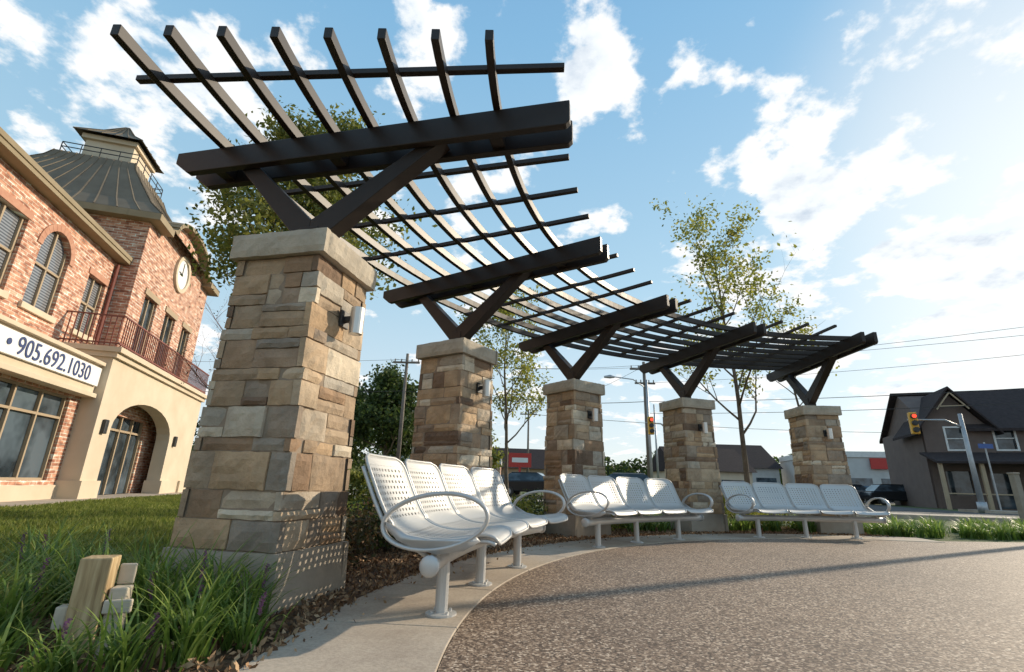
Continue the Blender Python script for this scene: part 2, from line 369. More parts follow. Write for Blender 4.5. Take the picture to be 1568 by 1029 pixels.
def arcbar(mb,r,a0,a1,z0,z1,w,n):
    vs=[]
    for i in range(n+1):
        a=a0+(a1-a0)*i/n
        for dr,z in ((-w/2,z0),(w/2,z0),(w/2,z1),(-w/2,z1)): vs.append(P(a,r+dr,z))
    fs=[(0,1,2,3),tuple(n*4+j for j in (3,2,1,0))]
    for i in range(n):
        for j in range(4): fs.append((i*4+j,(i+1)*4+j,(i+1)*4+(j+1)%4,i*4+(j+1)%4))
    mb.add(vs,fs)
mb=MB()
for i in range(8): arcbar(mb,5.94+.33*i,.8,A_[4]+4.0,ZB1+.001,ZB1+.085,.052,80)
mb.make('curved_purlins',[BRONZE],pg,bevel=.004)
mb=MB()
for a in [A_[0]-4.6]+[A_[i]+5.2*j for i in range(4) for j in (1,2,3)]:
    d=P(a,1)-P(a,0); d.normalize(); t=Vector((-d.y,d.x,0)); c=Vector((CX,CY,0))
    mb.M=Matrix(((d.x,t.x,0,c.x),(d.y,t.y,0,c.y),(0,0,1,0),(0,0,0,1)))
    mb.box(5.46,8.48,-.022,.022,ZB1+.086,ZB1+.128)
mb.make('cross_slats',[BRONZE],pg,bevel=.003)
# ---------------------------------------------------------------- benches
def catmull(pts,n=5):
    out=[]; p=[pts[0]]+pts+[pts[-1]]
    for i in range(1,len(p)-2):
        for j in range(n):
            t=j/n; a,b,c,d=[Vector((q[0],q[1],0)) for q in p[i-1:i+3]]
            q=.5*((2*b)+(c-a)*t+(2*a-5*b+4*c-d)*t*t+(3*b-a-3*c+d)*t**3); out.append((q.x,q.y))
    out.append(pts[-1]); return out
prof=catmull([(6.60,.845),(6.545,.73),(6.475,.59),(6.405,.485),(6.30,.425),(6.15,.405),(6.0,.42),(5.89,.435),(5.835,.425),(5.81,.395)],4)
Ls=[0]
for i in range(1,len(prof)): Ls.append(Ls[-1]+math.hypot(prof[i][0]-prof[i-1][0],prof[i][1]-prof[i-1][1]))
LT=Ls[-1]
def bench(ac,le=(-8.6,-.4,7.6)):
    root=empty('metal_bench'); W=.60; dth=math.degrees(W/6.15)
    vs=[];fs=[];uvs=[]
    nu=14
    for q in range(4):
        am=ac+(q-1.5)*dth; b=len(vs); hwid=.286
        for i,(r,z) in enumerate(prof):
            dt=Ls[i]; df=LT-Ls[i]; rc=.085
            cut=0
            if dt<rc: cut=rc-math.sqrt(max(0,rc*rc-(rc-dt)**2))
            if df<.05: cut=max(cut,.05-math.sqrt(max(0,.05**2-(.05-df)**2)))
            hwd=hwid-cut
            for j in range(nu+1):
                x=-hwd+2*hwd*j/nu; cv=(x/hwid)**2
                dr=-.022*cv*(1 if Ls[i]<.44 else 0); dz=.010*cv*(1 if Ls[i]>=.44 else 0)
                vs.append(P(am+math.degrees(x/6.15),r+dr,z+dz)); uvs.append((5+x,Ls[i]))
        for i in range(len(prof)-1):
            for j in range(nu):
                a=b+i*(nu+1)+j; fs.append((a,a+1,a+nu+2,a+nu+1))
    me=bpy.data.meshes.new('seat_shells'); me.from_pydata([tuple(v) for v in vs],[],fs); me.materials.append(PERF)
    uvl=me.uv_layers.new(name='UVMap')
    for l in me.loops: uvl.data[l.index].uv=uvs[l.vertex_index]
    me.polygons.foreach_set('use_smooth',[True]*len(fs)); o=bpy.data.objects.new('seat_shells',me); link(o,root)
    sd=o.modifiers.new('s','SOLIDIFY'); sd.thickness=.005; sd.offset=0
    mb=MB()
    for q in range(4):
        base=q*len(prof)*(nu+1)
        left=[vs[base+i*(nu+1)] for i in range(len(prof))]; right=[vs[base+i*(nu+1)+nu] for i in range(len(prof))]
        top=[vs[base+j] for j in range(1,nu)]; bot=[vs[base+(len(prof)-1)*(nu+1)+j] for j in range(1,nu)]
        mb.tube(left+bot+right[::-1]+top[::-1],.010,6,closed=True)
    mb.make('shell_rims',[WHITEM],root,smooth=True)
    half=2*dth
    mb=MB(); mb.tube([P(ac-half-.9+(2*half+1.8)*i/24,6.14,.305) for i in range(25)],.035,10,flat=(.035,.042))
    for e in (-1,1):
        mb.tube([P(ac+e*(half+.9+k*.22),6.14,.305) for k in (0,.3,.6,.9,1.0)],[.05,.052,.046,.03,.012],12)
    mb.make('support_beam',[WHITEM],root,smooth=True)
    mb=MB()
    for e in le:
        mb.tube([P(ac+e,6.14,z) for z in (.02,.29)],.035,14)
        mb.tube([P(ac+e,6.14,z) for z in (.018,.030,.034)],[.085,.085,.06],18)
        for k in range(4):
            p=P(ac+e,6.14,.03)+Vector((.06*math.cos(k*1.57+.7),.06*math.sin(k*1.57+.7),0)); mb.tube([p,p+Vector((0,0,.014))],.009,6)
    mb.make('legs',[WHITEM],root)
    mb=MB()
    for e in (-2,-1,0,1,2):
        a=ac+e*dth*(.985)
        path=[P(a,r+.0,z-.02) for r,z in prof[2:-3]]
        mb.tube(path,.014,6,flat=(.02,.012))
        mb.tube([P(a,6.14,.33),P(a,6.14,.40)],.022,8); mb.tube([P(a,6.18,.33),P(a,6.42,.47)],.012,6)
    mb.make('seat_ribs',[WHITEM],root,smooth=True)
    mb=MB()
    for e in (-1,1):
        a=ac+e*(half+.35); pts=[]
        for k in range(40):
            th=2*math.pi*k/40; ex=.275*math.cos(th); ez=.135*math.sin(th)
            ti=rad(7); pts.append(P(a,6.14+ex*math.cos(ti)+ez*math.sin(ti)*.6,.51+ez*math.cos(ti)-ex*math.sin(ti)*(1)))
        tang=(P(a+1,6.14)-P(a,6.14)).normalized()
        mb.tube(pts,.02,8,flat=(.012,.028) ,closed=True,ref=tang)
        pl=[(6.40,.50),(6.33,.415),(6.22,.37),(6.10,.355),(5.98,.375),(5.90,.42),(5.93,.445),(6.02,.43),(6.15,.42),(6.28,.44)]
        mb.prism(pl,lambda r,z,d:P(a,r,z)+tang*d,-.02,.02)
    mb.make('arm_rests',[WHITEM],root,smooth=True)
bench(16.0,(-9.0,-.9,7.0)); bench(50,(-9.4,-1.2,7.4)); bench(81.3)
# ---------------------------------------------------------------- brick building (left)
bb=empty('brick_building',Mb)
def child(mb,name,mats,root=bb,**k):
    o=mb.make(name,mats,None,**k); o.parent=root; return o
def wall(mb,x0,x1,z0,z1,y,holes,dep=.18):
    xs=sorted(set([x0,x1]+[h[0] for h in holes]+[h[1] for h in holes])); zs=sorted(set([z0,z1]+[h[2] for h in holes]+[h[3] for h in holes]))
    for i in range(len(xs)-1):
        for j in range(len(zs)-1):
            cx=(xs[i]+xs[i+1])/2; cz=(zs[j]+zs[j+1])/2
            if any(h[0]<cx<h[1] and h[2]<cz<h[3] for h in holes): continue
            mb.add([(xs[i],y,zs[j]),(xs[i+1],y,zs[j]),(xs[i+1],y,zs[j+1]),(xs[i],y,zs[j+1])],[(3,2,1,0)])
    for h in holes:
        a,b,c,d=h[:4]
        mb.add([(a,y,c),(b,y,c),(b,y,d),(a,y,d),(a,y-dep,c),(b,y-dep,c),(b,y-dep,d),(a,y-dep,d)],[(0,1,5,4),(1,2,6,5),(2,3,7,6),(3,0,4,7)])
def archfill(mb,x0,x1,zs,zt,y,dep=.18,ztop=None,n=14):
    cx=(x0+x1)/2; rx=(x1-x0)/2; rz=zt-zs; ztop=ztop or zt; pr=None
    for i in range(n+1):
        th=math.pi*i/n; q=(cx-rx*math.cos(th),zs+rz*math.sin(th))
        if pr: mb.add([(pr[0],y-.001,pr[1]),(q[0],y-.001,q[1]),(q[0],y-.001,ztop),(pr[0],y-.001,ztop),(pr[0],y-dep,pr[1]),(q[0],y-dep,q[1])],[(3,2,1,0),(0,1,5,4)])
        pr=q
EV=7.55; SN=.9; KE=2.95
wins=[(3.6,4.9,4.8,7.05,'a'),(1.45,2.5,4.8,6.6,'r'),(5.6,7.0,4.8,6.75,'r'),(8.0,9.3,4.8,7.05,'a'),(10.5,11.8,4.8,6.75,'r')]
shops=[(3.45,6.6,.5,2.68),(7.0,10.3,.5,2.68),(10.7,14.5,.5,2.68)]
wb=MB(); wall(wb,1.1,18,2.9,EV,0,[w[:4] for w in wins]); wall(wb,KE,18,0,2.9,SN,shops)
for w in wins:
    if w[4]=='a': archfill(wb,w[0],w[1],w[3]-.65,w[3],0)
wb.add([(18,0,0),(18,-9,0),(18,-9,EV),(18,0,EV)],[(0,1,2,3)])
child(wb,'walls',[BRICK])
gb=MB(); fb=MB(); tb=MB()
for w in wins:
    gb.add([(w[0],-.15,w[2]),(w[1],-.15,w[2]),(w[1],-.15,w[3]),(w[0],-.15,w[3])],[(3,2,1,0)])
    for a,b,c,d in ((w[0],w[0]+.07,w[2],w[3]),(w[1]-.07,w[1],w[2],w[3]),((w[0]+w[1])/2-.03,(w[0]+w[1])/2+.03,w[2],w[3]),(w[0],w[1],w[2],w[2]+.07),(w[0],w[1],(w[2]+w[3])/2,(w[2]+w[3])/2+.06)): fb.box(a,b,-.148,-.09,c,d)
    tb.mat=0; tb.box(w[0]-.1,w[1]+.1,-.05,.08,w[2]-.16,w[2]-.003)
    if w[4]=='a':
        cx=(w[0]+w[1])/2; rx=(w[1]-w[0])/2; zs=w[3]-.65; n=14
        for i in range(n):
            t0,t1=math.pi*i/n,math.pi*(i+1)/n
            pl=[(cx-(rx)*math.cos(t0),zs+.65*math.sin(t0)),(cx-(rx)*math.cos(t1),zs+.65*math.sin(t1)),(cx-(rx+.2)*math.cos(t1),zs+.85*math.sin(t1)),(cx-(rx+.2)*math.cos(t0),zs+.85*math.sin(t0))]
            tb.mat=1; tb.prism(pl,lambda a,b,d:(a,d,b),-.02,.03)
        tb.mat=0
    else: tb.mat=1; tb.box(w[0]-.08,w[1]+.08,-.02,.03,w[3]+.003,w[3]+.2); tb.mat=0
child(gb,'blinds_glass',[BLINDS])
gb=MB()
for w in shops:
    gb.add([(w[0],SN-.16,w[2]),(w[1],SN-.16,w[2]),(w[1],SN-.16,w[3]),(w[0],SN-.16,w[3])],[(3,2,1,0)])
    m=3
    for i in range(m+1):
        x=w[0]+(w[1]-w[0]-.06)*i/m; fb.box(x,x+.06,SN-.158,SN-.08,w[2],w[3])
    for z in (w[2],w[3]-.62,w[3]-.06): fb.box(w[0],w[1],SN-.157,SN-.082,z,z+.06)
child(fb,'window_frames',[CREAMD])
tb.box(KE+.05,18,SN-.02,SN+.06,0,.38); 
child(tb,'stone_trim',[CREAM,basic('header_brick',(.42,.20,.13),(.50,.28,.19),8,.9)],bevel=.01)
mb=MB(); mb.box(KE+.02,18,-.02,1.16,2.82,3.66); mb.box(KE+.02,18,-.02,1.26,2.74,2.86); mb.box(KE+.02,18,-.02,1.28,3.66,3.76)
child(mb,'fascia_band',[CREAM],bevel=.01)
mb=MB(); mb.box(KE+.08,14,1.163,1.24,3.06,3.58); child(mb,'sign_board',[SIGNW],bevel=.01)
cu=bpy.data.curves.new('sign_text','FONT'); cu.body='\u2022 905.692.1030'; cu.size=.575; cu.space_character=1.0; cu.extrude=.006; cu.materials.append(BLUE)
to=bpy.data.objects.new('sign_lettering',cu); link(to); to.parent=bb
to.matrix_local=Matrix(((-1,0,0,7.08),(0,0,1,1.25),(0,1,0,3.13),(0,0,0,1)))
mb=MB(); mb.box(1.1,18,-.1,.35,EV,EV+.12); mb.box(1.1,18,.2,.38,EV+.12,EV+.26); child(mb,'eaves_gutter',[TANROOF],bevel=.01)
mb=MB(); mb.add([(1.0,.36,EV+.2),(18.2,.36,EV+.2),(18.2,-4.5,EV+3.3),(1.0,-4.5,EV+3.3),(18.2,-9,EV+.2),(1,-9,EV+.2)],[(3,2,1,0),(2,3,5,4)])
for i in range(40):
    x=1.1+i*.43; mb.prism([(x,0),(x+.03,0),(x+.03,1),(x,1)],lambda a,b,d:(a,.36-b*4.86,EV+.2+b*3.1+d),.0,.05)
child(mb,'wing_roof',[TANROOF])
tw=MB(); thol=[(-1.0,.1,4.55,6.9),(-3.0,-1.9,4.55,6.9),(-4.9,-3.9,4.55,6.9),]
wall(tw,-6,1.1,0,9.4,.6,thol+[(-2.6,1.0,.03,2.6)])
tw.add([(1.1,.6,0),(1.1,-6,0),(1.1,-6,9.4),(1.1,.6,9.4)],[(0,1,2,3)])
tw.add([(-6,.6,0),(-6,-6,0),(-6,-6,9.4),(-6,.6,9.4)],[(3,2,1,0)])
tw.add([(-6,-6,0),(1.1,-6,0),(1.1,-6,9.4),(-6,-6,9.4)],[(0,1,2,3)])
gp=[(-5.0,9.4)]+[(-2.45+2.0*math.cos(math.pi-math.pi*i/16)*1.0,9.65+ .85*math.sin(math.pi*i/16)) for i in range(17)]+[(.1,9.4)]
tw.prism(gp,lambda a,b,d:(a,d,b),.35,.60)
child(tw,'tower_walls',[BRICK])
mb=MB()
for i in range(len(gp)-1):
    (a,b),(c,d)=gp[i],gp[i+1]; L=math.hypot(c-a,d-b); nx,nz=-(d-b)/L,(c-a)/L
    mb.prism([(a,b),(c,d),(c+nx*.16,d+nz*.16),(a+nx*.16,b+nz*.16)],lambda a,b,d:(a,d,b),.25,.95)
for x0,x1 in ((-6.35,-5.0),(.1,1.45)): mb.box(x0,x1,.0,1.0,9.25,9.5)
mb.box(1.102,1.45,-6.3,.0,9.25,9.5); mb.box(-6.35,-6.002,-6.3,0,9.25,9.5)
child(mb,'gable_coping',[TANROOF],bevel=.01)
mb=MB(); c=(-2.45,8.75)
for i in range(28):
    t0,t1=2*math.pi*i/28,2*math.pi*(i+1)/28
    mb.prism([(c[0]+.62*math.cos(t0),c[1]+.62*math.sin(t0)),(c[0]+.62*math.cos(t1),c[1]+.62*math.sin(t1)),(c[0]+.78*math.cos(t1),c[1]+.78*math.sin(t1)),(c[0]+.78*math.cos(t0),c[1]+.78*math.sin(t0))],lambda a,b,d:(a,d,b),.58,.70)
mb.mat=1; mb.prism([(c[0]+.62*math.cos(i*.2244),c[1]+.62*math.sin(i*.2244)) for i in range(28)],lambda a,b,d:(a,d,b),.58,.64)
mb.mat=2; mb.box(c[0]-.02,c[0]+.02,.642,.66,c[1],c[1]+.5); mb.box(c[0],c[0]+.34,.642,.66,c[1]-.02,c[1]+.02)
child(mb,'clock_face',[CREAM,SIGNW,DARK])
mb=MB(); fb=MB()
for h in thol:
    mb.add([(h[0],.45,h[2]),(h[1],.45,h[2]),(h[1],.45,h[3]),(h[0],.45,h[3])],[(3,2,1,0)])
    for a,b in ((h[0],h[0]+.07),(h[1]-.07,h[1]),((h[0]+h[1])/2-.03,(h[0]+h[1])/2+.03)): fb.box(a,b,.452,.52,h[2],h[3])
    fb.box(h[0]-.12,h[1]+.12,.57,.64,h[3]+.003,h[3]+.22)
mb.add([(-2.6,.44,.03),(1.0,.44,.03),(1.0,.44,2.6),(-2.6,.44,2.6)],[(3,2,1,0)])
for x in (-2.6,-1.75,-.85,.05,.93): fb.box(x,x+.07,.442,.53,.03,2.6)
fb.box(-2.6,1.0,.443,.52,2.1,2.17)
child(mb,'tower_glass',[GLASS]); child(fb,'tower_frames',[CREAMD])
child(gb,'shop_glass',[GLASS])
def rings(mb,cx,cy,lv,ribs=0):
    for (z0,a0,b0),(z1,a1,b1) in zip(lv[:-1],lv[1:]):
        q0=[(cx-a0,cy-b0,z0),(cx+a0,cy-b0,z0),(cx+a0,cy+b0,z0),(cx-a0,cy+b0,z0)]; q1=[(cx-a1,cy-b1,z1),(cx+a1,cy-b1,z1),(cx+a1,cy+b1,z1),(cx-a1,cy+b1,z1)]
        mb.add(q0+q1,[(i,(i+1)%4,4+(i+1)%4,4+i) for i in range(4)])
        if ribs:
            for s in range(4):
                for t in range(ribs+1):
                    u=t/ribs
                    p=Vector(q0[s]).lerp(Vector(q0[(s+1)%4]),u); q=Vector(q1[s]).lerp(Vector(q1[(s+1)%4]),u)
                    mb.tube([p,q],.03,4)
    z,a,b=lv[-1]; mb.add([(cx-a,cy-b,z),(cx+a,cy-b,z),(cx+a,cy+b,z),(cx-a,cy+b,z)],[(0,1,2,3)])
tcx,tcy=-2.45,-2.7; zp=12.7
mb=MB(); rings(mb,tcx,tcy,[(9.5,3.9,3.7),(10.2,3.2,3.0),(11.3,2.4,2.2),(12.3,1.7,1.5),(zp,1.5,1.35)],11)
child(mb,'tower_roof',[SEAM])
mb=MB(); mb.box(tcx-.85,tcx+.85,tcy-.85,tcy+.85,zp,zp+1.25); mb.box(tcx-.97,tcx+.97,tcy-.97,tcy+.97,zp+1.1,zp+1.3)
mb.mat=1; rings(mb,tcx,tcy,[(zp+1.3,1.2,1.2),(zp+1.85,.55,.55),(zp+2.5,.06,.06)],5)
mb.mat=2
for s in (-1.3,1.3):
    for z in (.3,.5): mb.box(tcx+s-.015,tcx+s+.015,tcy-1.3,tcy+1.3,zp+z,zp+z+.03); mb.box(tcx-1.3,tcx+1.3,tcy+s-.013,tcy+s+.013,zp+z+.003,zp+z+.027)
    for t in range(5): 
        u=-1.3+t*.65; mb.box(tcx+s-.012,tcx+s+.012,tcy+u-.012,tcy+u+.012,zp,zp+.5); mb.box(tcx+u-.013,tcx+u+.013,tcy+s-.013,tcy+s+.013,zp,zp+.5)
child(mb,'cupola',[CREAM,SEAM,DARK])
mb=MB(); PT=4.1
def arch_wall(mb,x0,x1,ax0,ax1,zs,zt,ztop,y,th=.45):
    for yy in (y,y-th):
        for a,b in ((x0,ax0),(ax1,x1)):
            mb.add([(a,yy,0),(b,yy,0),(b,yy,ztop),(a,yy,ztop)],[(3,2,1,0)])
    archfill(mb,ax0,ax1,zs,zt,y+.001,th,ztop)
    archfill(mb,ax0,ax1,zs,zt,y-th,-.0,ztop)
    for x in (ax0,ax1): mb.add([(x,y,0),(x,y-th,0),(x,y-th,zs),(x,y,zs)],[(0,1,2,3)])
y=1.4
arch_wall(mb,-5.8,KE,-2.9,2.0,2.0,3.0,PT,y)
for x in (KE,-5.8): mb.add([(x,0,2.7),(x,1.4,2.7),(x,1.4,PT),(x,0,PT)],[(0,1,2,3)])
mb.add([(KE,.80,0),(KE,1.4,0),(KE,1.4,2.7),(KE,.80,2.7)],[(0,1,2,3)])
mb.box(-5.8,KE,.0,1.4,PT-.05,PT-.001)
mb.box(-5.95,KE+.15,-.0,1.6,PT,PT+.15); mb.box(-5.88,KE+.08,0,1.5,PT-.15,PT-.002)
for x0,x1 in ((2.0,KE),(-3.9,-2.9),(-5.8,-5.0)): mb.box(x0-.06,x1+.06,.9,1.48,0,.5)
child(mb,'portico',[CREAM],bevel=.01)
mb=MB()
for x in [ -5.8+i*.14 for i in range(63)]: mb.box(x-.012,x+.012,1.44,1.464,PT+.15,PT+1.1)
for z in (PT+.25,PT+1.08): mb.box(-5.85,KE+.05,1.43,1.475,z,z+.04)
for i in range(10): yy=.1+i*.14; mb.box(KE+.02,KE+.044,yy,yy+.024,PT+.15,PT+1.1)
mb.box(KE+.01,KE+.055,0,1.43,PT+1.081,PT+1.119); mb.box(KE+.01,KE+.055,0,1.43,PT+.251,PT+.289)
child(mb,'balcony_railing',[RAILRED])
mb=MB(); mb.box(2.4,2.6,1.401,1.5,1.8,2.2); mb.box(-3.5,-3.3,1.401,1.5,1.8,2.2); child(mb,'sconces',[DARK],bevel=.02)
mb=MB(); mb.tube([(1.25,.08,EV-.1),(1.25,.08,4.1)],.05,8); child(mb,'downpipe',[RAILRED])
# ---------------------------------------------------------------- house (right)
hs=empty('siding_house',Matrix.Translation((28.3,30.0,0))@Matrix.Rotation(rad(-22),4,'Z'))
mb=MB()
def hwall(x0,x1,z0,z1,y,holes):
    mbx=MB(); wall(mbx,x0,x1,z0,z1,0,holes); 
    for p in range(len(mbx.v)): v=mbx.v[p]; mbx.v[p]=(v[0],y-v[1],v[2])
    mb.add(mbx.v,mbx.f)
hh=[(-1.15,-.25,3.5,4.8),(1.2,2.1,3.5,4.8),(5.0,5.9,3.3,4.5)]
lo=[(-1.6,-.4,.8,2.2),(.5,1.4,.1,2.1),(3.5,5.2,.8,2.2)]
hwall(-2.3,14,0,4.95,0,hh+lo)
mb.prism([(-2.3,4.95),(.9,4.95),(-.7,7.0)],lambda a,b,d:(a,d,b),0,.15)
mb.box(-2.3,14,.3,8,0,4.94)
mb.prism([(0,4.94),(8,4.94),(4,7.5)],lambda a,b,d:(d,a,b),-2.0,14)
child(mb,'walls',[SIDING],hs)
mb=MB()
for (x0,z0,x1,z1) in ((-2.85,4.35,-.7,7.2),(-.7,7.2,1.45,4.35)):
    mb.prism([(x0,z0),(x1,z1),(x1,z1+.15),(x0,z0+.15)],lambda a,b,d:(a,d,b),-.5,3.8)
mb.prism([(-.45,4.55),(4,7.6),(4,7.76),(-.45,4.71)],lambda a,b,d:(d,a,b),-.2,14.5)
mb.prism([(4,7.6),(8.5,4.55),(8.5,4.71),(4,7.76)],lambda a,b,d:(d,a,b),-2.4,14.5)
mb.prism([(-2.3,2.55),(.0,3.2),(.0,3.32),(-2.3,2.67)],lambda a,b,d:(d,a,b),-2.7,14)
child(mb,'roof',[SHINGLE],hs)
mb=MB()
for x in (-2.5,-.6,2.2,5.0,8,12): mb.box(x-.09,x+.09,-2.15,-1.97,0,2.6)
mb.box(-2.5,12,-2.1,-2.04,.85,.92)
child(mb,'porch_posts',[CREAMD],hs)
mb=MB()
for h in hh:
    mb.box(h[0]-.1,h[0],-.04,.1,h[2]-.1,h[3]+.1); mb.box(h[1],h[1]+.1,-.04,.1,h[2]-.1,h[3]+.1); mb.box(h[0],h[1],-.038,.1,h[3],h[3]+.1); mb.box(h[0],h[1],-.038,.1,h[2]-.1,h[2]); mb.box(h[0],h[1],.03,.08,(h[2]+h[3])/2-.03,(h[2]+h[3])/2+.03)
child(mb,'trim',[WHTRIM],hs)
mb=MB()
for s in (-1,1): mb.tube([(-.7,-.52,6.95),(-.7+s*.8,-.52,5.9)],.05,4)
mb.tube([(-1.35,-.52,6.1),(-.05,-.52,6.1)],.05,4); child(mb,'gable_truss',[CREAMD],hs)
mb=MB()
for h in hh+lo: mb.box(h[0],h[1],.12,.14,h[2],h[3])
child(mb,'glass',[GLASS],hs)
def shop(name,x,y,w,d,h,rot,wallm,roofm,gable=False,sign=None):
    e=empty(name,Matrix.Translation((x,y,0))@Matrix.Rotation(rad(rot),4,'Z'))
    mb=MB(); mb.box(-w/2,w/2,0,d,0,h); child(mb,'walls',[wallm],e)
    mb=MB()
    if gable: mb.prism([(-.5,h-.1),(d+.5,h-.1),(d/2,h+d*.36)],lambda a,b,dd:(dd,a,b),-w/2-.4,w/2+.4)
    else: mb.box(-w/2-.1,w/2+.1,-.15,d,h-.5,h+.2)
    child(mb,'roof',[roofm],e)
    mb=MB(); k=max(2,int(w/3.2))
    for i in range(k):
        xx=-w/2+w*(i+.5)/k; mb.box(xx-w/k*.36,xx+w/k*.36,-.04,.05,.5,min(h-1.0,2.6))
    child(mb,'windows',[GLASS],e)
    if sign:
        mb=MB(); mb.box(-5.6,-3.6,-.35,-.16,h-1.9,h-.6); child(mb,'sign_panel',[sign],e)
LGREY=basic('light_panel',(.45,.45,.44),(.55,.55,.54),1,.7)
shop('retail_building',50,60,24,14,5.6,-14,LGREY,WHTRIM,sign=REDS)
shop('retail_building',33,72,12,10,4.0,0,LGREY,SHINGLE,True)
shop('bungalow',24,58,9,8,2.9,6,CREAM,SHINGLE,True)
shop('bungalow',5,70,14,8,3,6,CREAMD,SHINGLE,True)
shop('retail_building',-8,62,14,10,3.6,0,BRICK,LGREY)
# ---------------------------------------------------------------- street things
def pole(name,x,y,h,mat,r=.13,arms=()):
    e=empty(name,Matrix.Translation((x,y,0))); mb=MB(); mb.tube([(0,0,0),(0,0,h)],[r,r*.65],10); child(mb,'shaft',[mat],e,smooth=True)
    mb=MB()
    for z,w in arms:
        mb.box(-w,w,-.14,-.03,z,z+.12)
        for s in (-w+.1,-w*.4,w*.4,w-.1): mb.tube([(s,-.08,z+.12),(s,-.08,z+.3)],.04,6)
    if arms: child(mb,'cross_arm',[mat],e)
    return e
pole('utility_pole',-7.2,32.5,9.2,POLEW,.15,((8.5,.9),))
pole('utility_pole',9.3,33,9.2,POLEW,.16,((8.6,1.0),(7.6,.7)))
pole('utility_pole',10.9,36.5,6.8,GALV,.09)
pole('utility_pole',36,14,9.6,POLEW,.16,((8.8,1.0),))
pole('utility_pole',2.0,52,8.5,POLEW,.13,((7.9,.9),))
def lampoon(x,y,h,L,ang,name='street_lamp',r=.10):
    e=empty(name,Matrix.Translation((x,y,0))@Matrix.Rotation(rad(ang),4,'Z')); mb=MB(); mb.tube([(0,0,0),(0,0,h)],[r,r*.7],10)
    mb.tube([(0,0,h-.6),(L*.4,0,h),(L,0,h+.15)],.035,8); child(mb,'mast',[GALV],e,smooth=True)
    mb=MB(); mb.tube([(L-.1,0,h+.13),(L+.2,0,h+.15),(L+.6,0,h+.12)],[.06,.13,.07],8); child(mb,'luminaire',[GALV],e)
lampoon(15.3,12.1,8.6,1.8,-20,r=.12); lampoon(9.0,31.5,7.6,2.2,180); lampoon(-6.3,40,8.2,2.2,180)
def signal(x,y,z,mb,mb2,mb3):
    mb.box(x-.17,x+.17,y-.12,y+.12,z-.55,z+.55)
    for k,zz in enumerate((.34,0,-.34)):
        mb2.tube([(x,y-.12,z+zz),(x,y-.28,z+zz)],.13,12); (mb3 if k==0 else mb2).tube([(x,y-.285,z+zz),(x,y-.29,z+zz)],.10,12)
LRED,ntr,br_=newmat('signal_red_lens'); br_.inputs['Base Color'].default_value=(.6,.03,.02,1); br_.inputs['Emission Color'].default_value=(1,.08,.03,1); br_.inputs['Emission Strength'].default_value=1.5
def traffic(x,y,h,L,ang,heads):
    e=empty('traffic_light',Matrix.Translation((x,y,0))@Matrix.Rotation(rad(ang),4,'Z')); mb=MB(); mb.tube([(0,0,0),(0,0,h+.3)],[.13,.09],10)
    mb.tube([(0,0,h-.4),(-L*.3,0,h),(-L,0,h+.05)],[.06,.05,.035],8); mb.tube([(0,0,0),(0,0,.5)],.2,10); child(mb,'pole_and_arm',[GALV],e,smooth=True)
    a,b,c=MB(),MB(),MB()
    for hx in heads: signal(hx,-.12,h-.15,a,b,c)
    child(a,'signal_housing',[YEL],e,bevel=.03); child(b,'visors',[DARK],e); child(c,'red_lens',[LRED],e)
traffic(22.6,24.2,4.4,2.2,-22,[-2.0])
traffic(33.5,36,4.0,4.6,-15,[-4.2]); traffic(9.9,30.5,4.6,1.4,0,[-1.1])
mb=MB(); mb.box(-.35,.35,-.02,.02,3.0,3.22); mb.mat=1; mb.tube([(0,.04,0),(0,.04,3.3)],.035,8)
mb.make('street_sign',[basic('sign_blue',(.04,.09,.28),(.05,.11,.32),3,.5),GALV],M=Matrix.Translation((23.3,24.0,0)))
mb=MB(); mb.box(-1.0,1.0,-.12,.12,2.2,3.4); mb.box(-.1,.1,-.1,.1,0,2.2); mb.mat=1; mb.box(-.7,.7,-.125,-.121,2.6,3.0)
mb.make('red_sign',[REDS,SIGNW],M=Matrix.Translation((1.0,44,0)))
def wire(mb,a,b,sag,r=.012):
    a=Vector(a);b=Vector(b); mb.tube([a.lerp(b,i/16)-Vector((0,0,sag*4*(i/16)*(1-i/16))) for i in range(17)],r,4)
mb=MB()
for dx in (-.9,.35): wire(mb,(9.3+dx,33,8.9),(36+dx,14,9.1+dx*.8),.5)
for dx in (-.8,.8): wire(mb,(-7.2+dx,32.5,8.8),(9.3+dx,33,8.9),.4)
wire(mb,(9.3,33,6.4),(36,14,6.0),.5,.02); wire(mb,(9.3,33,5.6),(36,14,5.4),.5,.018)
wire(mb,(-7.2,32.5,6.6),(9.3,33,6.4),.4,.025); wire(mb,(-40,34,7),(-7.2,32.5,6.6),.5,.02); wire(mb,(-7.2,32.5,8.8),(-42,34,9),.5)
wire(mb,(9.3,33,8.9),(2,52,8),.4); wire(mb,(9.3,33,7.7),(36,14,8.0),.6)
wire(mb,(2,52,8),(70,60,9),1,.03)
mb.make('power_lines',[DARK])
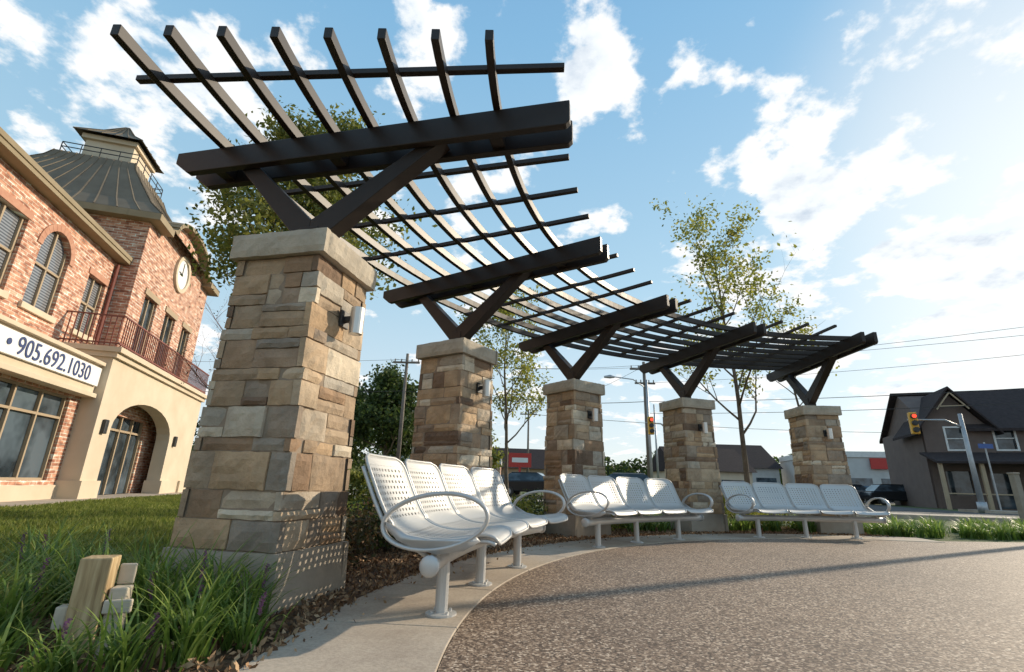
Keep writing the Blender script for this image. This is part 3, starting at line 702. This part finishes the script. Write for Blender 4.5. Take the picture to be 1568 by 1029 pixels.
def car(x,y,ang,paint):
    e=empty('parked_car',Matrix.Translation((x,y,.012))@Matrix.Rotation(rad(ang),4,'Z'))
    pr=[(-2.2,.32),(-2.25,.62),(-2.1,.86),(-1.2,.95),(1.0,.98),(1.95,.86),(2.2,.66),(2.2,.32)]
    mb=MB(); mb.prism([(a,b) for a,b in pr],lambda a,b,d:(a,d,b),-.88,.88); child(mb,'body',[paint],e,bevel=.06)
    def gh(mb,pts,w0,w1):
        n=len(pts); mb.add([(a,-(w0 if b<1.1 else w1),b) for a,b in pts]+[(a,(w0 if b<1.1 else w1),b) for a,b in pts],[tuple(range(n))[::-1],tuple(range(n,2*n))]+[(i,(i+1)%n,n+(i+1)%n,n+i) for i in range(n)])
    mb=MB(); gh(mb,[(-1.9,.93),(-1.35,1.38),(.35,1.40),(1.15,.96)],.80,.62); child(mb,'windows',[GLASS],e)
    mb=MB(); mb.box(-1.3,.3,-.63,.63,1.38,1.44); child(mb,'roof',[paint],e,bevel=.02)
    mb=MB()
    for wx in (-1.4,1.4):
        for s in (-1,1): mb.mat=0; mb.tube([(wx,s*.70,.32),(wx,s*.90,.32)],.32,18); mb.mat=1; mb.tube([(wx,s*.895,.32),(wx,s*.91,.32)],.19,12)
    child(mb,'wheels',[DARK,GALV],e)
def paint(n,c): return basic(n,c,tuple(x*1.1 for x in c),3,.25,.2)
pb=paint('paint_black',(.02,.022,.025)); pgd=paint('paint_grey',(.18,.19,.2)); pr_=paint('paint_red',(.25,.02,.02)); pw=paint('paint_white',(.6,.6,.6))
car(28.2,36.5,-12,pb); car(26.5,39,10,pgd); car(33.5,46,80,pw); car(37,50,82,pb); car(1.6,30.5,-16,pb); car(41,52,80,pr_); car(6.0,27.0,163,pgd); car(17,60,70,pw); car(30.5,44,80,pgd)
mb=MB(); mb.box(-.07,.07,-.07,.07,0,1.26); mb.box(-.085,.085,-.085,.085,1.26,1.30); mb.make('bollard_post',[basic('weathered_post',(.24,.20,.16),(.33,.28,.23),6,.8)],bevel=.01,M=Matrix.Translation((12.25,12.1,0)))
ws=empty('wooden_post_light',Matrix.Translation((-1.66,2.18,0))@Matrix.Rotation(rad(20),4,'Z'))
mb=MB(); mb.box(-.055,.055,-.05,.05,0,.375); child(mb,'timber_post',[WOOD],ws,bevel=.006)
mb=MB(); mb.box(.062,.125,-.03,.04,0,.26); mb.box(.058,.155,-.052,-.032,.17,.22); mb.box(.058,.118,.042,.06,.26,.34); mb.box(-.10,-.058,-.03,.03,.12,.20)
child(mb,'fixture',[basic('pale_timber',(.44,.38,.29),(.58,.51,.41),14,.8,0,.4,40,.003)],ws,bevel=.006)
# ---------------------------------------------------------------- plants
def liriope(name,clumps,seed,nl=55,h=.34,fl=2,wm=1.0):
    rg=random.Random(seed); V=[];rv=[];FV=[];fr=[]
    for (cx,cy,s) in clumps:
        for i in range(nl):
            an=rg.uniform(0,6.283); L=rg.uniform(.6,1.2)*h*1.5*s; th0=rg.uniform(.05,.5); w=rg.uniform(.0035,.006)*1.2*wm
            d=Vector((math.cos(an),math.sin(an),0)); sd=Vector((-d.y,d.x,0)); p=Vector((cx+rg.gauss(0,.035),cy+rg.gauss(0,.035),0)); n=7; pv=None; q=rg.random(); droop=rg.uniform(.7,2.0)
            for k in range(n+1):
                ww=w*(1-(k/n)**2.5)+.0006; cur=(p-sd*ww,p+sd*ww)
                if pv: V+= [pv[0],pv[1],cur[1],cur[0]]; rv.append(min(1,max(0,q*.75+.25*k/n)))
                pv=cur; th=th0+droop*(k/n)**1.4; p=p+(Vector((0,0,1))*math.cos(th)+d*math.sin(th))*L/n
        for i in range(fl if rg.random()<.55 else 0):
            an=rg.uniform(0,6.283); b=Vector((cx+.05*math.cos(an),cy+.05*math.sin(an),0)); hh=h*s*rg.uniform(1.1,1.35)
            for k in range(50):
                z=hh*(.62+.38*k/50); c=b+Vector((math.cos(an)*z*.15,math.sin(an)*z*.15,z)); o=Vector((rg.gauss(0,.005),rg.gauss(0,.005),0)); q=.005
                FV+=[c+o+Vector((-q,0,0)),c+o+Vector((0,q,-q)),c+o+Vector((q,0,0)),c+o+Vector((0,-q,q))]; fr.append(rg.random())
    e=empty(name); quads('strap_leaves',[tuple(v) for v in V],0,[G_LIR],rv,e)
    if FV: quads('flower_spikes',[tuple(v) for v in FV],0,[PURPLE],fr,e)
rg=random.Random(5)
cl=[(-1.22,2.15,.8),(-1.30,2.45,.85),(-1.45,2.62,1),(-1.28,2.68,.8),(-1.7,2.6,1),(-1.95,2.55,1.05),(-2.25,2.75,1),(-2.6,2.95,1),(-2.05,2.95,1),(-1.5,2.42,.9),(-2.0,2.22,.95),(-2.3,2.35,1.05),(-2.65,2.5,1),(-2.08,1.95,.9),(-1.36,2.0,.65),(-3.0,2.8,1),(-2.45,3.2,1),(-2.9,3.35,1),(-1.82,2.8,1),(-2.2,2.1,1),(-1.55,2.85,.9),(-1.12,2.35,.6),(-1.55,1.93,.5),(-1.84,2.0,.55)]
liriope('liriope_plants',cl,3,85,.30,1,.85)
cl=[]
for i in range(330):
    x=rg.uniform(6.4,18); y=8.95+max(0,(x-8.5))*.19+rg.uniform(.05,1.6); cl.append((x,y,rg.uniform(.6,1.0)))
for i in range(60):
    a=rg.uniform(58,92); p=P(a,rg.uniform(7.0,8.5)); cl.append((p.x,p.y,rg.uniform(.7,1.1)))
liriope('daylily_plants',cl,9,34,.26,0,1.6)
def shrub(name,c,rx,ry_,h,n,size,mat,seed):
    g=np.random.default_rng(seed)
    k=9; cs=np.stack([c[0]+g.uniform(-rx,rx,k)*.6,c[1]+g.uniform(-ry_,ry_,k)*.6,h*g.uniform(.35,.7,k)],1)
    idx=g.integers(0,k,n); v=g.normal(size=(n,3)); v/=np.linalg.norm(v,axis=1)[:,None]; rr=g.uniform(.55,1.05,(n,1))
    pts=cs[idx]+v*rr*np.array([rx*.5,ry_*.5,h*.42]); pts[:,2]=np.abs(pts[:,2])
    e=empty(name); leafcloud('foliage',pts,size,mat,seed,e); mb=MB()
    for i in range(k): mb.tube([(c[0],c[1],0),tuple(cs[i])],[.02,.006],5)
    child(mb,'stems',[BARK],e)
sh=[(17,7.6,.45,.5,L_RUST),(21,7.9,.5,.5,L_RUST),(25,7.7,.5,.5,L_DARK),(37,7.8,.55,.6,L_RUST),(42,7.6,.5,.55,L_YOUNG),(46,8.0,.5,.6,L_DARK),(58,7.7,.5,.55,L_YOUNG),(63,7.9,.5,.5,L_GREEN),(79,7.8,.5,.5,L_GREEN),(84,7.7,.5,.45,L_YOUNG)]
for i,(a,r,w,h,m) in enumerate(sh):
    p=P(a,r); shrub('shrub',(p.x,p.y),w,w,h,2200,.045,m,50+i)
def hedge(name,x0,x1,y0,y1,h,n,size,mat,seed):
    g=np.random.default_rng(seed); u=g.uniform(0,1,(n,3)); side=g.integers(0,4,n)
    pts=np.stack([x0+(x1-x0)*u[:,0],y0+(y1-y0)*u[:,1],h*u[:,2]],1)
    pts[side<2,1]=y0; pts[side==2,2]=h; pts+=g.normal(0,.06,(n,3)); pts[:,2]=np.abs(pts[:,2])+.02
    pts[:,2]*=1+.1*np.sin(pts[:,0]*1.7); leafcloud(name,pts,size,mat,seed)
hedge('hedge',-9.0,-1.0,17.5,18.8,.95,9000,.13,L_GREEN,71)
hedge('hedge',1.5,7.5,15.5,16.5,.7,6000,.12,L_YOUNG,72)
hedge('hedge',-3.2,-1.6,11.4,12.2,.6,5000,.07,L_YOUNG,74)
def tree(name,base,height,tr,spread,nb,nleaf,lsize,leafm,seed,start=.3,upr=.5,barkm=BARK,sub=5,lsig=.16,lean=(0,0),levels=3,keepf=.75):
    rg=random.Random(seed); mb=MB(); tips=[]
    def grow(p,d,L,r,lev):
        n=6; path=[p.copy()]; rs=[r]
        for i in range(n):
            d=(d+Vector((rg.gauss(0,.12),rg.gauss(0,.12),rg.gauss(0,.08)+.06*upr*2))).normalized(); p=p+d*L/n; path.append(p.copy()); rs.append(r*(1-.75*(i+1)/n))
            if lev>=1: tips.append((p.copy(),lev))
        mb.tube(path,rs,6 if lev<2 else 4)
        if lev<levels-1:
            for k in range(sub):
                t=rg.uniform(.3,1); i=min(n-1,int(t*n)); q=path[i].lerp(path[i+1],t*n-i)
                ax=Vector((rg.gauss(0,1),rg.gauss(0,1),rg.gauss(0,.4)+upr*.5)).normalized(); dd=(d*.8+ax*.9).normalized()
                grow(q,dd,L*rg.uniform(.35,.6),rs[i]*.55,lev+1)
    b=Vector(base); n=10; path=[b.copy()]; rs=[tr*1.25]; p=b.copy(); d=Vector((lean[0],lean[1],1)).normalized(); th=height*.82
    for i in range(n):
        d=(d+Vector((rg.gauss(0,.04),rg.gauss(0,.04),.1))).normalized(); p=p+d*th/n; path.append(p.copy()); rs.append(tr*(1-.85*(i+1)/n))
    mb.tube(path,rs,9)
    for k in range(nb):
        t=start+(1-start)*(k+.5)/nb; i=min(n-1,int(t*n)); q=path[i].lerp(path[i+1],t*n-i); an=k*2.4+rg.uniform(-.4,.4)
        el=.35+.5*upr+rg.uniform(-.15,.2)+.3*t; dd=Vector((math.cos(an)*math.cos(el),math.sin(an)*math.cos(el),math.sin(el)))
        L=spread*(1.15-.65*(t-start)/(1-start))*rg.uniform(.75,1.15); grow(q,dd,L,rs[i]*.5,0 if levels>2 else 1)
    e=empty(name); child(mb,'trunk_and_limbs',[barkm],e,smooth=True)
    if nleaf:
        g=np.random.default_rng(seed); T=np.array([tuple(t[0]) for t in tips])
        keep=g.random(len(T))<keepf; T=T[keep]; wts=g.gamma(1.2,1,len(T)); wts/=wts.sum()
        idx=g.choice(len(T),nleaf,p=wts); pts=T[idx]+g.normal(0,lsig,(nleaf,3))*np.array([1,1,.8])
        cr=g.random(len(T))[idx]; rn=np.clip(cr*.5+g.random(nleaf)*.5,0,1)
        leafcloud('foliage',pts,lsize,leafm,seed,e,rnd=rn)
tree('maple_tree',(-4.0,8.2,0),8.0,.09,2.1,18,22000,.10,L_GREEN,11,.40,.4,lsig=.18)
tree('young_tree',(0.0,13.2,0),6.6,.06,1.7,15,5500,.10,L_YOUNG,12,.3,.5,lsig=.14,sub=4)
tree('young_tree',(5.4,11.4,0),8.3,.07,2.3,15,4600,.10,L_YOUNG,14,.26,.65,lsig=.12,sub=4,keepf=.5)
tree('young_tree',(7.75,12.4,0),6.6,.05,1.5,9,1500,.09,L_YOUNG,18,.5,.5,lsig=.11,sub=3,keepf=.5,lean=(-.05,0))
tree('bare_tree',(-6.0,10.6,0),6.0,.05,1.9,14,400,.05,L_RUST,15,.3,.4,barkm=REDTWIG,sub=6,lsig=.1,lean=(-.08,0))
tree('broadleaf_tree',(-9.5,38,0),9.0,.25,3.0,18,16000,.34,L_DARK,21,.22,.2,lsig=.45)
tree('broadleaf_tree',(-16,46,0),9.0,.25,3.4,16,12000,.42,L_DARK,22,.2,.2,lsig=.5)
tree('broadleaf_tree',(-4,48,0),6.5,.2,2.5,14,9000,.36,L_GREEN,23,.2,.2,lsig=.45)
tree('broadleaf_tree',(-15.8,30,0),6.5,.2,2.5,14,9000,.28,L_DARK,24,.15,.2,lsig=.45)
g=np.random.default_rng(77); pts=[]
for i in range(90):
    x=g.uniform(-70,150); y=g.uniform(85,110); h=g.uniform(4,8); m=700
    v=g.normal(size=(m,3)); v/=np.linalg.norm(v,axis=1)[:,None]; v*=g.uniform(.6,1.1,(m,1))
    pts.append(np.array([x,y,h*.5])+v*np.array([h*.55,h*.5,h*.5]))
pts=np.concatenate(pts); pts[:,2]=np.abs(pts[:,2]); leafcloud('distant_trees',pts,.9,L_DARK,78)
# ---------------------------------------------------------------- light, sky
AZ,EL=60,23
S=Vector((math.sin(rad(AZ))*math.cos(rad(EL)),math.cos(rad(AZ))*math.cos(rad(EL)),math.sin(rad(EL))))
sl=bpy.data.lights.new('sun','SUN'); sl.energy=5.0; sl.angle=rad(.55); sl.color=(1,.85,.65)
so=bpy.data.objects.new('sun',sl); link(so); so.rotation_euler=S.to_track_quat('Z','Y').to_euler()
w=bpy.data.worlds.new('World'); SC.world=w; w.use_nodes=True; nt=w.node_tree; nt.nodes.clear()
out=N(nt,'ShaderNodeOutputWorld'); sky=N(nt,'ShaderNodeTexSky',sky_type='NISHITA'); sky.sun_disc=False; sky.sun_elevation=rad(EL); sky.sun_rotation=rad(AZ); sky.air_density=1.0; sky.dust_density=.8; sky.ozone_density=1.6
bg=N(nt,'ShaderNodeBackground'); bg.inputs[1].default_value=.13; nt.links.new(sky.outputs[0],bg.inputs[0])
tc=N(nt,'ShaderNodeTexCoord'); sp=N(nt,'ShaderNodeSeparateXYZ'); nt.links.new(tc.outputs['Generated'],sp.inputs[0])
def mt(op,a,b=None,c=None,clamp=False):
    n=N(nt,'ShaderNodeMath',operation=op,use_clamp=clamp)
    for i,x in enumerate((a,b,c)):
        if x is None: continue
        if isinstance(x,(int,float)): n.inputs[i].default_value=x
        else: nt.links.new(x,n.inputs[i])
    return n.outputs[0]
X_,Y_,Z_=sp.outputs; zz=mt('ADD',mt('MAXIMUM',Z_,0.0),.22)
cb=N(nt,'ShaderNodeCombineXYZ'); nt.links.new(mt('DIVIDE',X_,zz),cb.inputs[0]); nt.links.new(mt('DIVIDE',Y_,zz),cb.inputs[1]); cb.inputs[2].default_value=3.7
def nz(scale,detail,rough,off=None):
    n=N(nt,'ShaderNodeTexNoise'); n.inputs['Scale'].default_value=scale; n.inputs['Detail'].default_value=detail; n.inputs['Roughness'].default_value=rough
    src=cb.outputs[0]
    if off:
        va=N(nt,'ShaderNodeVectorMath',operation='ADD'); va.inputs[1].default_value=off; nt.links.new(src,va.inputs[0]); src=va.outputs[0]
    nt.links.new(src,n.inputs['Vector']); return n.outputs['Fac']
n1=nz(4.6,10,.58)
def blob(d,wd,amp):
    dp=N(nt,'ShaderNodeVectorMath',operation='DOT_PRODUCT'); nt.links.new(tc.outputs['Generated'],dp.inputs[0]); dp.inputs[1].default_value=Vector(d).normalized()
    m=N(nt,'ShaderNodeMapRange',interpolation_type='SMOOTHSTEP'); nt.links.new(dp.outputs['Value'],m.inputs[0]); m.inputs[1].default_value=math.cos(rad(wd)); m.inputs[2].default_value=math.cos(rad(wd*.15)); m.inputs[4].default_value=amp
    return m.outputs[0]
bl=None
for d,wd,amp in (((.50,.70,.51),7,.12),((.545,.65,.53),7,.12),((.594,.527,.608),8,.13),((.48,.755,.45),7,.13),((.43,.80,.42),6,.10),((.663,.631,.401),9,.13),((.66,.56,.51),6,.08),((.70,.63,.33),9,.12),((.60,.72,.28),11,.12),((.45,.86,.22),8,.08),((-.661,.535,.527),12,.13),((-.571,.619,.54),10,.10),((-.62,.44,.65),10,.09),((.088,.693,.716),7,.12),((.15,.68,.71),6,.09),((-.222,.648,.729),10,.10),((-.42,.55,.72),10,.08),((-.30,.80,.52),8,.08)):
    o=blob(d,wd,amp); bl=o if bl is None else mt('ADD',bl,o)
den=mt('ADD',mt('ADD',mt('MULTIPLY',mt('SUBTRACT',n1,.5),1.7),.5),bl)
mr=N(nt,'ShaderNodeMapRange',interpolation_type='SMOOTHSTEP'); nt.links.new(den,mr.inputs[0]); mr.inputs[1].default_value=.575; mr.inputs[2].default_value=.72
n2=nz(4.6,10,.58,(.05,.03,.0))
shade=mt('ADD',mt('MULTIPLY',mt('SUBTRACT',n2,n1),-2.4),mt('SUBTRACT',1.34,mt('MULTIPLY',den,.55)),clamp=True)
cr=ramp(nt,[(.5,(.58,.67,.78)),(.8,(.90,.94,.97)),(1.0,(1.0,1.0,.99))]); nt.links.new(shade,cr.inputs[0])
bg2=N(nt,'ShaderNodeBackground'); nt.links.new(cr.outputs[0],bg2.inputs[0]); bg2.inputs[1].default_value=1.08
gr=ramp(nt,[(0,(.93,.98,1.0)),(.16,(.74,.90,.98)),(.38,(.50,.77,.94)),(.75,(.28,.58,.87)),(1,(.17,.40,.74))]); nt.links.new(Z_,gr.inputs[0])
bg3=N(nt,'ShaderNodeBackground'); nt.links.new(gr.outputs[0],bg3.inputs[0]); bg3.inputs[1].default_value=1.0
m1=N(nt,'ShaderNodeMixShader'); m1.inputs[0].default_value=.78; nt.links.new(bg.outputs[0],m1.inputs[1]); nt.links.new(bg3.outputs[0],m1.inputs[2])
# atmospheric glow around the (off-frame) sun, behind the clouds
bg4=N(nt,'ShaderNodeBackground'); bg4.inputs[0].default_value=(1.0,.96,.90,1); bg4.inputs[1].default_value=1.2
m3=N(nt,'ShaderNodeMixShader'); nt.links.new(blob(S,30,.45),m3.inputs[0]); nt.links.new(m1.outputs[0],m3.inputs[1]); nt.links.new(bg4.outputs[0],m3.inputs[2])
m2=N(nt,'ShaderNodeMixShader'); nt.links.new(mt('MULTIPLY',mr.outputs[0],.95),m2.inputs[0]); nt.links.new(m3.outputs[0],m2.inputs[1]); nt.links.new(bg2.outputs[0],m2.inputs[2])
nt.links.new(m2.outputs[0],out.inputs[0])
SC.view_settings.view_transform='Standard'; SC.view_settings.look='None'; SC.view_settings.exposure=0
# ---------------------------------------------------------------- camera
th=rad(17.1); ro=rad(1.56); R0=Vector((1,0,0)); U0=Vector((0,-math.sin(th),math.cos(th))); F=Vector((0,math.cos(th),math.sin(th)))
cx_=R0*math.cos(ro)+U0*math.sin(ro); cy_=-R0*math.sin(ro)+U0*math.cos(ro)
cd=bpy.data.cameras.new('camera'); cd.lens=17.0; cd.sensor_width=36; cd.clip_end=4000; cd.clip_start=.05
co=bpy.data.objects.new('camera',cd); link(co); M=Matrix((cx_,cy_,-F)).transposed().to_4x4(); M.translation=(0,0,.70); co.matrix_world=M; SC.camera=co
